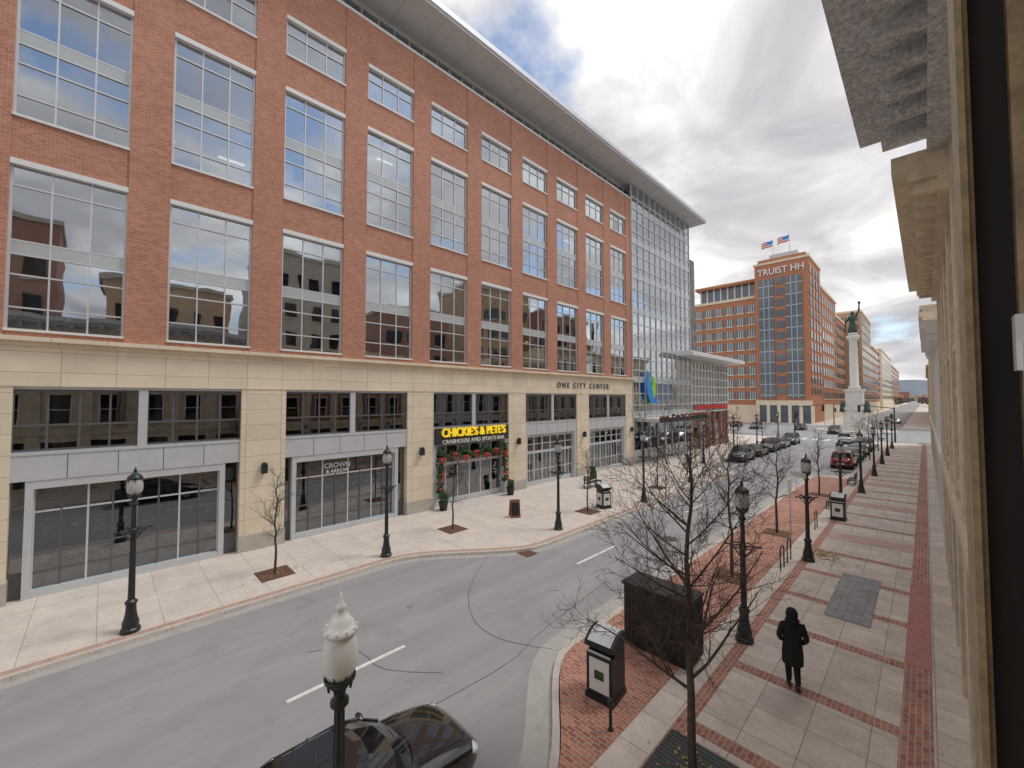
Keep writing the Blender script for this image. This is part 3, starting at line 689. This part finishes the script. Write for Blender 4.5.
for p,rz,s_ in(((-18,13.4,0),1,.97),((-14.9,21.4,0),2,.95),((-15,31,0),.5,1.1),((-15.5,38,0),1.5,1.2),((-17.8,50,0),2.5,1.2),((-17.8,60,0),.3,1.2),((-17.8,72,0),3,1.2),((-5.5,17.6,0),4,1.3),((-5.6,25,0),1,1.25),((-5.6,37,0),5,1.15),((-4.6,52,0),2,1.2),((-4.6,62,0),3,1.3),((-4.6,74,0),3,1.3)): inst(t2,'bare_tree',p,rz,s_)
b=MB()
for x,y in((-18.5,5.0),(-18,13.4),(-14.9,21.4),(-15,31),(-5.5,17.6),(-5.6,25),(-5.6,37)): b.box(x-.6,x+.6,y-.6,y+.6,.0,.011,M['mulch'])
b.obj('tree_pit_mulch')
b=MB();b.box(-3.95,-2.55,7.3,8.7,0,.012,M['grate'])
for i in range(14): b.box(-3.95,-2.55,7.33+i*.1,7.38+i*.1,.012,.02,M['iron'])
b.obj('tree_grate')
# ---------------------------------------------------------------- street furniture
def bin_(loc,rz):
    b=MB();K=M['black']
    b.box(-.36,.36,-.36,.36,0,.12,K)
    b.box(-.33,.33,-.33,.33,.12,1.05,K)
    b.box(-.25,.25,-.345,-.33,.22,.95,M['white']);b.box(-.345,-.33,-.25,.25,.22,.95,M['white'])
    b.box(-.12,.12,-.35,-.345,.5,.7,M['green']);b.box(-.35,-.345,-.12,.12,.5,.7,M['green'])
    b.box(-.33,.33,-.2,.33,1.05,1.28,K)
    b.box(-.29,.29,-.345,-.32,1.05,1.1,M['panel'])
    x0,x1=-.36,.36
    pts=[(-.38,1.2),(-.36,1.32),(-.1,1.47),(.2,1.5),(.38,1.42),(.38,1.2)]
    n=len(pts)
    b.face([(x0,y,z) for y,z in pts],K);b.face([(x1,y,z) for y,z in pts[::-1]],K)
    for i in range(n):
        p,q=pts[i],pts[(i+1)%n]; b.face([(x0,p[0],p[1]),(x1,p[0],p[1]),(x1,q[0],q[1]),(x0,q[0],q[1])][::-1],K)
    for i in (1,2,3):
        p,q=pts[i],pts[i+1]; b.face([(x0+.07,p[0],p[1]+.006),(x1-.07,p[0],p[1]+.006),(x1-.07,q[0],q[1]+.006),(x0+.07,q[0],q[1]+.006)][::-1],M['panel'])
    o=b.obj('trash_compactor',loc=loc);o.rotation_euler=(0,0,rz);return o
b0=bin_((-5.5,8.6,0),.1);inst(b0,'trash_compactor',(-3.7,30.3,0),0);inst(b0,'trash_compactor',(-14.7,22.9,0),1.2)
b=MB();b.box(-6.25,-4.4,10.75,11.6,.08,1.68,M['blackmet']);b.box(-6.3,-4.35,10.7,11.65,1.68,1.75,M['blackmet']);b.box(-6.2,-4.45,10.8,11.55,0,.08,M['black'])
for i in range(19): b.box(-6.22+i*.1,-6.18+i*.1,10.73,10.75,.12,1.64,M['black'])
for i in range(9): b.box(-4.4,-4.38,10.8+i*.1,10.84+i*.1,.12,1.64,M['black'])
b.obj('utility_cabinet')
b=MB();b.lathe(0,0,0,[(.06,0),(.06,.03),(.035,.05),(.035,.5),(.06,.52),(.065,.6),(.03,.66)],10,M['iron']);b.obj('bollard',loc=(-4.85,7.75,0))
def rack(x,y):
    b=MB();P=[(0,0,0),(0,0,.75)]+[(.0,.3-.3*math.cos(a*math.pi/8),.75+.2*math.sin(a*math.pi/8)) for a in range(1,8)]+[(0,.6,.75),(0,.6,0)]
    for i in range(len(P)-1): b.tube(P[i],P[i+1],.025,.025,8,M['iron'])
    b.obj('bike_rack',loc=(x,y,0))
rack(-4.3,19.6);rack(-4.3,20.8);rack(-4.3,27)
def bench(x,y,rz):
    b=MB()
    for i in range(5): b.box(-.9,.9,-.2+i*.09,-.13+i*.09,.43,.46,M['iron'])
    for i in range(4): b.box(-.9,.9,.26,.29,.52+i*.1,.59+i*.1,M['iron'])
    for xx in(-.85,0,.8):
        b.box(xx,xx+.05,-.2,-.15,0,.43,M['iron']);b.box(xx,xx+.05,.24,.29,0,.95,M['iron']);b.box(xx,xx+.05,-.2,.29,.38,.43,M['iron'])
    o=b.obj('park_bench',loc=(x,y,0));o.rotation_euler=(0,0,rz)
bench(-4.4,33.5,-math.pi/2);bench(-4.4,43.5,-math.pi/2);bench(-18.6,27.5,math.pi/2)
b=MB()
for s in(-1,1):
    b.face([(-.3,s*.3,0),(.3,s*.3,0),(.3,s*.03,1),(-.3,s*.03,1)],mat('sign_board',(.25,.08,.05),.7));b.face([(-.22,s*.285,.15),(.22,s*.285,.15),(.22,s*.1,.85),(-.22,s*.1,.85)],M['black'])
o=b.obj('sandwich_board',loc=(-17.3,17.4,0));o.rotation_euler=(0,0,1.0)
b=MB();b.tube((0,0,0),(0,0,3.3),.03,.03,8,M['panel']);b.box(-.02,.02,-.3,.3,2.6,3.2,M['white']);b.obj('traffic_sign',loc=(-4.6,23,0))
b=MB();b.box(-.02,.02,-.45,.45,0,.22,M['panel']);b.obj('street_name_sign',loc=(-3.95,21.35,3.6)).rotation_euler=(0,0,.8)
def sigs(x,y,rz):
    b=MB();b.tube((0,0,0),(0,0,5.6),.12,.09,10,M['iron']);b.tube((0,0,5.4),(4.5,0,5.9),.07,.05,8,M['iron'])
    for px in(4.3,.35):
        b.box(px-.17,px+.17,-.3,.0,4.7 if px>1 else 3.4,5.8 if px>1 else 4.5,M['black'])
        for i in range(3): b.tube((px,-.31,(5.6 if px>1 else 4.3)-i*.35),(px,-.36,(5.6 if px>1 else 4.3)-i*.35),.11,.11,10,M['tail'] if i==0 else M['black'])
    o=b.obj('traffic_light',loc=(x,y,0));o.rotation_euler=(0,0,rz)
sigs(-17,90,0);sigs(-17,136,0);sigs(-3.5,89,math.pi)
# ---------------------------------------------------------------- cars
def car(name,paint,loc,rz,suv=False,sub=2):
    e=empty(name,loc);e.rotation_euler=(0,0,rz)
    k=1.18 if suv else 1
    st=[(-2.38,.62,.38,.62,.72),(-2.33,.76,.3,.8,.93),(-2.1,.86,.24,.88,1.0),(-1.5,.91,.2,.92,1.03),(-.6,.92,.19,.92,1.0),(.4,.92,.19,.90,.99),(1.0,.915,.19,.87,.98),(1.6,.9,.2,.80,.92),(2.05,.85,.22,.72,.82),(2.28,.74,.25,.63,.71),(2.38,.6,.32,.55,.6)]
    V=[];Fa=[]
    for y,w_,zb,zs,zt in st:
        zs*=k;zt*=k;zb*=k
        h=[(w_*.85,zb),(w_*.98,zb+.1),(w_,zb+(zs-zb)*.55),(w_*.985,zs-.06),(w_*.93,zs+.01),(w_*.72,zs+(zt-zs)*.65),(w_*.35,zt-.01)]
        ring=[(x,z) for x,z in h]+[(0,zt)]+[(-x,z) for x,z in h[::-1]]
        V+=[(x,y,z) for x,z in ring]
    n=15
    for i in range(len(st)-1):
        for j in range(n):
            jj=(j+1)%n; Fa.append((i*n+j,i*n+jj,(i+1)*n+jj,(i+1)*n+j))
    Fa.append(tuple(range(n)));Fa.append(tuple((len(st)-1)*n+i for i in reversed(range(n))))
    me=bpy.data.meshes.new('body');me.from_pydata(V,[],Fa);me.materials.append(paint)
    for p in me.polygons:p.use_smooth=True
    me.update();o=bpy.data.objects.new('body',me);COL.objects.link(o);o.parent=e
    md=o.modifiers.new('s','SUBSURF');md.levels=sub;md.render_levels=sub
    zr=1.44 if not suv else 1.72; zb=.9*k
    rb=-2.2 if suv else -1.85; rt=-1.9 if suv else -.95
    def loop(yf,yr,w_,z,c):
        return [(-w_,yf-.18,z),(-w_*.55,yf-.04,z),(0,yf,z+c),(w_*.55,yf-.04,z),(w_,yf-.18,z),(w_*1.02,(yf+yr)/2,z),(w_,yr+.15,z),(w_*.5,yr+.02,z),(0,yr,z+c),(-w_*.5,yr+.02,z),(-w_,yr+.15,z),(-w_*1.02,(yf+yr)/2,z)]
    l0=loop(1.22,rb,.80,zb,.04);l1=loop(.78,rb+(rt-rb)*.55,.73,zb+(zr-zb)*.55,.01);l2=loop(.35,rt,.62,zr-.04,.01);l3=loop(.2,rt+.12,.52,zr,.02)
    g=MB()
    for A,Bq in((l0,l1),(l1,l2)):
        for i in range(12):
            j=(i+1)%12; g.face([A[i],A[j],Bq[j],Bq[i]][::-1],M['carglass'],True)
    for i in range(12):
        j=(i+1)%12; g.face([l2[i],l2[j],l3[j],l3[i]][::-1],paint,True)
    g.face(l3[::-1],paint,True)
    for i in (0,4,5,6,10,11):
        s_=1.012
        for A,Bq in((l0,l1),(l1,l2)):
            p=Vector(A[i]);q=Vector(Bq[i]); p.x*=s_;q.x*=s_; g.tube(p,q,.035,.03,6,paint)
    for s in(-1,1):
        g.tube((s*.63,.2,zr-.045),(s*.63,rt+.1,zr-.045),.02,.02,5,M['black'])
        g.ball((s*.98,.75,zb+.12),.13,.07,.08,paint,10,6)
        g.ball((s*.66,2.16,.62*k),.17,.13,.07,M['head'],10,6)
        g.ball((s*.66,-2.26,.76*k),.17,.09,.08,M['tail'],10,6)
        g.tube((s*.62,1.25,.965*k),(s*.52,2.12,.835*k),.007,.007,4,M['black'])
        for yy in(-1.45,1.42):
            g.tube((s*.62,yy,.36),(s*.925,yy,.36),.4,.4,24,M['black'])
            g.tube((s*.68,yy,.33),(s*.935,yy,.33),.335,.335,24,M['rubber'])
            g.tube((s*.9,yy,.33),(s*.945,yy,.33),.22,.2,16,M['rim'])
            for q in range(5):
                a=q*2*math.pi/5; g.tube((s*.948,yy,.33),(s*.948,yy+.2*math.cos(a),.33+.2*math.sin(a)),.03,.025,5,M['black'])
        for yy in(.35,-.55): g.box(s*.925-.01,s*.925+.012,yy,yy+.16,.78*k,.8*k,M['rim'])
    g.box(-.4,.4,2.3,2.385,.36,.52*k,M['black']);g.box(-.26,.26,-2.4,-2.37,.5,.62,M['white'])
    for s in(-1,1): g.tube((s*.1,1.2,zb+.05),(s*.1+.5,1.0,zb+.12),.012,.01,4,M['black'])
    g.obj('details',e)
    return e
def paint(n,c): return mat(n,c,.22,metal=.3,var=0,coat=1)
PB=paint('black_paint',(.01,.01,.011));PR=paint('red_paint',(.3,.015,.015));PG=paint('grey_paint',(.2,.21,.22));PW=paint('white_paint',(.7,.7,.7));PD=paint('dark_paint',(.03,.035,.045))
car('parked_car',PB,(-6.8,2.85,-.12),0,False,3)
for i,(p,x,y,s_) in enumerate(((PD,-15,52,True),(PB,-15,58,False),(PD,-15,64,True),(PG,-15,70,False),(PD,-15,76.5,True),(PR,-6.1,54.8,True),(PB,-6.1,61,False),(PD,-6.1,67,False),(PG,-6.1,74,True),(PW,-9,84,True),(PD,-13,104,True),(PB,-20,112,False),(PG,-28,108,True),(PR,-34,114,False),(PW,-40,106,True),(PW,-13.5,150,False),(PD,-8,170,True),(PB,-14.5,145,True),(PW,-6,160,False))):
    car('parked_car' if x in(-15,-6.1) else 'car',p,(x,y,-.12),0 if i%2 else math.pi,s_,1)
# ---------------------------------------------------------------- person
def person(loc,rz,sc):
    e=empty('pedestrian',loc);e.rotation_euler=(0,0,rz);e.scale=(sc,sc,sc)
    J=[('pel',(0,0,.97),.17,.135,None),('sp',(0,.0,1.16),.165,.135,'pel'),('ch',(0,.01,1.36),.185,.14,'sp'),('nk',(0,.02,1.52),.085,.085,'ch'),('hd',(0,.05,1.62),.07,.07,'nk'),
     ('shL',(-.19,0,1.43),.08,.08,'ch'),('elL',(-.27,-.05,1.17),.066,.066,'shL'),('wrL',(-.2,.12,1.0),.055,.055,'elL'),
     ('shR',(.19,0,1.43),.08,.08,'ch'),('elR',(.28,-.06,1.17),.066,.066,'shR'),('wrR',(.19,.12,.99),.055,.055,'elR'),
     ('hpL',(-.09,0,.86),.11,.12,'pel'),('knL',(-.075,.1,.5),.078,.08,'hpL'),('anL',(-.07,.06,.1),.058,.06,'knL'),
     ('hpR',(.09,0,.86),.11,.12,'pel'),('knR',(.075,-.0,.5),.078,.08,'hpR'),('anR',(.07,-.17,.13),.058,.06,'knR')]
    idx={j[0]:i for i,j in enumerate(J)}
    me=bpy.data.meshes.new('body');me.from_pydata([j[1] for j in J],[(idx[j[4]],i) for i,j in enumerate(J) if j[4]],[])
    me.materials.append(M['cloth'])
    o=bpy.data.objects.new('body',me);COL.objects.link(o);o.parent=e
    o.modifiers.new('skin','SKIN')
    for i,j in enumerate(J):
        v=me.skin_vertices[0].data[i];v.radius=(j[2],j[3]);v.use_root=(i==0)
    s=o.modifiers.new('s','SUBSURF');s.levels=2;s.render_levels=2
    o.modifiers['skin'].use_smooth_shade=True
    g=MB()
    g.lathe(0,0,.56,[(.21,0),(.215,.04),(.215,.25),(.195,.45),(.185,.6)],18,M['cloth'],sx=1,sy=.8)
    g.ball((0,.05,1.68),.085,.095,.12,M['skin'],14,10);g.ball((0,.15,1.67),.014,.02,.022,M['skin'],8,6)
    g.ball((-.03,.138,1.7),.012,.008,.008,M['black'],6,4);g.ball((.03,.138,1.7),.012,.008,.008,M['black'],6,4);g.ball((0,.137,1.625),.024,.008,.006,M['red'],6,4)
    g.ball((0,-.005,1.69),.125,.135,.15,M['cloth'],16,12);g.ball((0,-.04,1.56),.15,.12,.09,M['cloth'],14,8)
    g.ball((-.07,.12,.05),.05,.14,.05,M['black'],12,8);g.ball((.07,-.11,.06),.05,.14,.05,M['black'],12,8)
    g.obj('hood_face_shoes',e)
person((-2.42,12.0,0),.35,1.04)
print('DONE')
